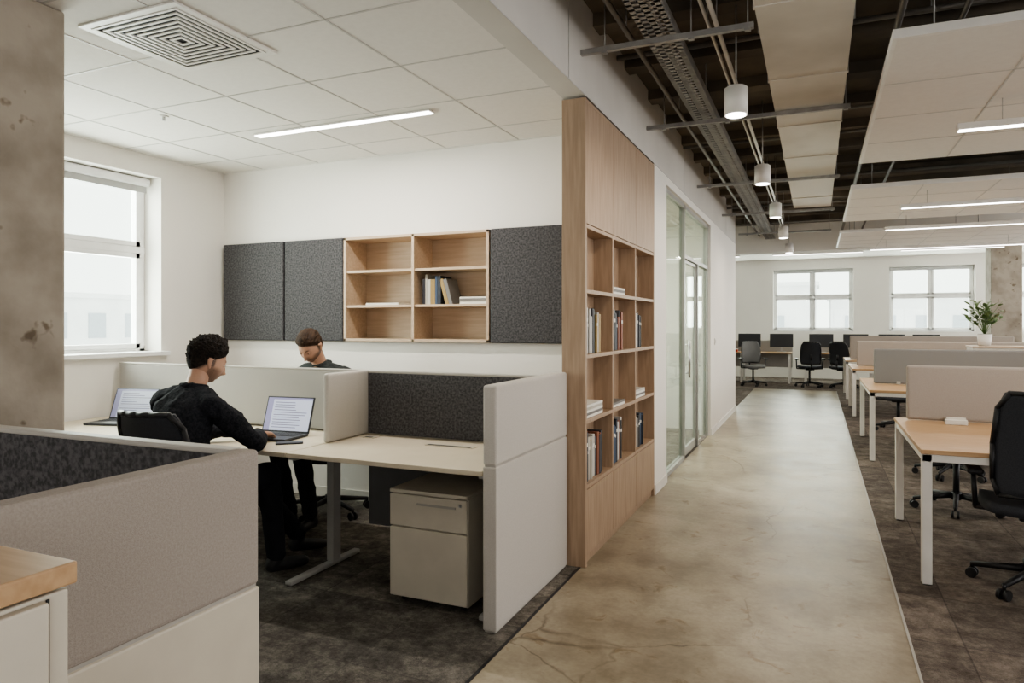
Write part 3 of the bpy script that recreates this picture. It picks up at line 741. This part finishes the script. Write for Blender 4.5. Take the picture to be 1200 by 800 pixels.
# ------------------------------------------------------------------ right-hand desks
def leg_desk(x0,x1,y0,y1):
    b=B('desk'); b.box(x0,x1,y0,y1,.715,.74,OAKT,.003)
    b.box(x0+.005,x1-.005,y0+.01,y0+.03,.675,.715,WHITE); b.box(x0+.005,x1-.005,y1-.03,y1-.01,.675,.715,WHITE)
    for x in (x0+.005,x1-.055):
        for y in (y0+.01,y1-.06): b.box(x,x+.05,y,y+.05,.006,.715,WHITE,.004); b.cyl((x+.025,y+.025,0),(x+.025,y+.025,.01),.02,DARK)
        b.box(x+.005,x+.045,y0+.06,y1-.06,.675,.715,WHITE)
    return b.done()
leg_desk(.52,3.4,4.36,5.80)
leg_desk(.50,3.4,8.10,9.9)
leg_desk(.50,3.4,11.9,13.4)
leg_desk(.50,3.4,14.6,16.0)
def screen(x0,x1,y,m,z1=1.13,z0=.745):
    b=B('desk_screen'); b.box(x0,x1,y-.02,y+.02,z0,z1,m,.018,3)
    for x in (x0+.25,x1-.25): b.box(x-.02,x+.02,y-.03,y+.03,.7405,z0+.03,TRIM,.002)
    return b.done()
screen(.585,3.35,5.68,FABP); screen(.60,3.3,9.0,mat('fabric_midgrey',(.23,.225,.22),.95,nscale=200,bump=.25,bscale=500,spec=.1),1.14); screen(.60,3.3,12.7,FABP,1.15); screen(.6,3.3,15.3,FABP,1.2)
b=B('card_holder'); b.box(.80,.93,5.50,5.54,.741,.775,WHITE,.004); b.box(.81,.92,5.515,5.525,.775,.79,PAPER); b.done()
b=B('cable_flap'); b.box(1.12,1.30,5.28,5.36,.7403,.743,DARK,.001); b.done()
# storage row
b=B('storage_cabinet')
for k in range(4):
    x=1.95+k*.8; b.box(x,x+.79,11.2,11.65,.05,1.10,WHITE,.004); b.box(x+.01,x+.39,11.18,11.2,.07,1.08,CREAM,.003); b.box(x+.40,x+.78,11.18,11.2,.07,1.08,CREAM,.003)
b.box(1.94,5.16,11.17,11.66,1.10,1.125,OAKL,.003); b.box(1.97,5.1,11.22,11.62,0,.05,DARK)
b.done()
# far desks and monitors
def far_desk(x0,x1):
    b=B('desk'); b.box(x0,x1,17.9,18.7,.715,.74,OAKT,.003)
    for x in (x0+.03,(x0+x1)/2,x1-.08): 
        for y in (17.93,18.62): b.box(x,x+.05,y,y+.05,0,.715,WHITE)
    b.box(x0,x1,18.68,18.72,.35,1.02,FABG,.005); b.done()
far_desk(-2.9,-.55); far_desk(-.3,2.6)
def monitor(x,y,rz=0):
    b=B('computer_monitor'); b.box(-.27,.27,-.012,.012,.12,.45,DARK,.006); b.box(-.26,.26,-.0135,-.012,.13,.44,LAP)
    b.box(-.02,.02,.0,.03,.01,.25,ALU); b.box(-.11,.11,-.07,.09,0,.012,ALU,.004)
    b.done((x,y,.7405),rz)
for x in (-2.3,-1.55,-.8,.1,.85,1.6,2.3): monitor(x,18.45,random.uniform(-.1,.1))
monitor(1.6,15.7,.1); monitor(2.5,15.7,-.1)
b=B('storage_box'); b.box(-2.0,-1.8,18.0,18.2,.741,.80,mat('red_box',(.5,.06,.03),.5),.004); b.box(-2.005,-1.795,17.995,18.205,.80,.815,WHITE,.003); b.done()
# plant
LEAF=mat('leaf_green',(.07,.13,.035),.5,col2=(.13,.20,.06),nscale=10)
b=B('potted_plant'); b.cyl((0,0,0),(0,0,.16),.07,WHITE,r1=.09,seg=24); b.cyl((0,0,.155),(0,0,.162),.082,mat('soil',(.03,.02,.015),.9),seg=24)
for k in range(34):
    a=random.uniform(0,6.28); r=random.uniform(.05,.28); h=random.uniform(.2,.48)
    p0=Vector((0,0,.15)); p1=Vector((r*.4*math.cos(a),r*.4*math.sin(a),.15+h*.6)); p2=Vector((r*math.cos(a),r*math.sin(a),.15+h))
    b.path([p0,p1,p2],.003,LEAF,seg=6)
    for j in range(4):
        c=p1.lerp(p2,j/3); aa=a+random.uniform(-1.6,1.6); L_=random.uniform(.07,.12); tilt=random.uniform(-.3,.6)
        def lf(u,v,c=c,aa=aa,L_=L_,tilt=tilt):
            w=math.sin(math.pi*min(.98,max(.02,u)))*.028; q=Vector((u*L_,(v-.5)*2*w,math.sin(u*2)*L_*.2+u*L_*tilt))
            return c+Matrix.Rotation(aa,3,'Z')@q
        b.grid(lf,5,2,LEAF,.001)
b.done((2.12,11.4,1.126))

# ------------------------------------------------------------------ corridor services
b=B('air_duct'); b.box(-.285,.175,-1.0,10.2,3.0,3.16,DUCT,.004)
y=.2
while y<10.1: b.box(-.292,.182,y,y+.03,2.994,3.166,DUCT); y+=1.15
for y in (1,4,7,9.8):
    for x in (-.29,.18): b.cyl((x,y,3.0),(x,y,SL-.001),.004,STEEL,seg=6)
b.done()
b=B('cable_tray')
x0,x1,z=-.88,-.71,3.02
for x in (x0,x1): b.box(x-.002,x+.002,-1,13.9,z,z+.06,STEEL)
b.box(x0,x0+.03,-1,13.9,z-.002,z,STEEL); b.box(x1-.03,x1,-1,13.9,z-.002,z,STEEL); b.box((x0+x1)/2-.018,(x0+x1)/2+.018,-1,13.9,z-.002,z,STEEL)
y=1.5
while y<13.9: b.box(x0,x1,y,y+.022,z-.002,z,STEEL); y+=.055
b.box(x0+.02,x0+.06,-1,13.9,z+.001,z+.02,DARK); b.box(x0+.08,x0+.12,-1,13.9,z+.001,z+.015,CONDUIT)
for y in (2,5,8,11,13.5):
    for x in (x0,x1): b.cyl((x,y,z),(x,y,SL-.001),.004,STEEL,seg=6)
b.done()
SP=[1.9,3.82,5.5,8.05,10.3,12.6]
for y in SP:
    b=B('support_strut'); xe=-.30 if y in(3.82,) else .22
    b.box(XC+.001,xe,y-.015,y+.015,2.962,2.992,STEEL)
    for x in (-1.1,-.62,xe-.03): b.cyl((x,y,2.96),(x,y,SL-.001),.004,STEEL,seg=8); b.box(x-.015,x+.015,y-.016,y+.016,2.952,2.962,STEEL)
    b.done()
for (x,z,r) in ((-.50,3.05,.013),(-.55,3.08,.010),(-1.0,3.10,.016),(.42,3.12,.02),(.75,3.15,.015)):
    b=B('conduit_pipe'); b.cyl((x,-1,z),(x,13.99,z),r,CONDW if x in (-.50,-.55) else CONDUIT,seg=12)
    for y in SP: b.cyl((x,y+.1,z),(x,y+.1,SL-.001),.004,STEEL,seg=6)
    b.done()
for (y,z,x0,x1) in ((4.6,3.13,-1.238,6.1),(6.4,3.13,-1.238,6.1),(7.15,3.12,-1.238,6.1),(9.2,3.12,-1.238,6.1),(10.9,3.08,-1.238,6.1),(2.9,3.12,-1.238,6.1),(12.2,3.0,-1.238,6.1)):
    b=B('conduit_pipe'); b.cyl((x0,y,z+.09),(x1,y,z+.09),.018,CONDUIT,seg=12)
    for x in (-1.1,.6,2.2,4): b.cyl((x,y,z+.09),(x,y,SL-.001),.004,STEEL,seg=6)
    b.done()
for i,y in enumerate((2.05,4.1,6.2,8.2,10.2,12.35)):
    b=B('pendant_downlight'); x=-.417
    b.cyl((x,y,2.60),(x,y,2.75),.064,WHITE,seg=32); b.cyl((x,y,2.596),(x,y,2.603),.054,LENS,seg=32)
    b.cyl((x,y,2.75),(x,y,2.76),.05,WHITE,seg=24); b.cyl((x,y,2.76),(x,y,SL-.001),.004,STEEL,seg=8)
    w=b.done(); l=area('lamp',(x,y,2.593),(0,0,0),.11,.11,8,(1,.88,.72),w); l.data.shape='DISK'
def raft(x0,x1,y0,y1,z=2.75):
    b=B('ceiling_raft'); b.box(x0,x1,y0,y1,z,z+.045,WHITE,.004); b.box(x0+.02,x1-.02,y0+.02,y1-.02,z-.001,z,TILE)
    x=x0+.62
    while x<x1-.1: b.box(x-.005,x+.005,y0+.02,y1-.02,z-.003,z,TBAR); x+=.62
    n=round((y1-y0)/.62)
    for k in range(1,n): y=y0+k*(y1-y0)/n; b.box(x0+.02,x1-.02,y-.005,y+.005,z-.003,z,TBAR)
    for x in (x0+.2,x1-.2,(x0+x1)/2):
        for y in (y0+.25,y1-.25): b.cyl((x,y,z+.045),(x,y,SL-.001),.004,STEEL,seg=6)
    b.done()
raft(.325,3.8,3.68,6.44); raft(.31,3.8,7.62,10.0); raft(.31,3.8,11.2,13.4)
for i,(y,z) in enumerate(((4.9,2.58),(7.95,2.58),(9.7,2.58),(12.4,2.6))):
    b=B('pendant_linear_light'); b.box(.77,2.9,y-.035,y+.035,z,z+.04,WHITE,.004); b.box(.78,2.89,y-.03,y+.03,z-.003,z+.001,LENS)
    for x in (1.0,2.6): b.cyl((x,y,z+.04),(x,y,2.75),.002,STEEL,seg=6)
    w=b.done(); area('lamp',(1.83,y,z-.008),(0,0,0),2.1,.055,22,(1,.92,.82),w)
for (x,y) in ((-2.5,16.5),(0,16.5),(2.5,16.5)):
    b=B('pendant_linear_light'); b.box(x-.9,x+.9,y-.035,y+.035,2.95,2.99,WHITE,.004); b.box(x-.89,x+.89,y-.03,y+.03,2.947,2.951,LENS)
    for dx in (-.7,.7): b.cyl((x+dx,y,2.99),(x+dx,y,3.15),.002,STEEL,seg=6)
    b.done()

# ------------------------------------------------------------------ world, camera
w=bpy.data.worlds.new('sky'); sc.world=w; w.use_nodes=True
bg=w.node_tree.nodes['Background']; bg.inputs['Color'].default_value=(1,.99,.98,1); bg.inputs['Strength'].default_value=4.0
try: sc.view_settings.look='AgX - Medium High Contrast'
except Exception: pass
cam=bpy.data.cameras.new('camera'); co=bpy.data.objects.new('camera',cam); COL.objects.link(co); sc.camera=co
cam.sensor_width=36; cam.lens=36*815/1200; cam.shift_y=-20/1200; cam.clip_start=.05; cam.clip_end=300
co.location=(0,0,1.42); co.rotation_euler=(math.radians(90),0,math.radians(23.66))
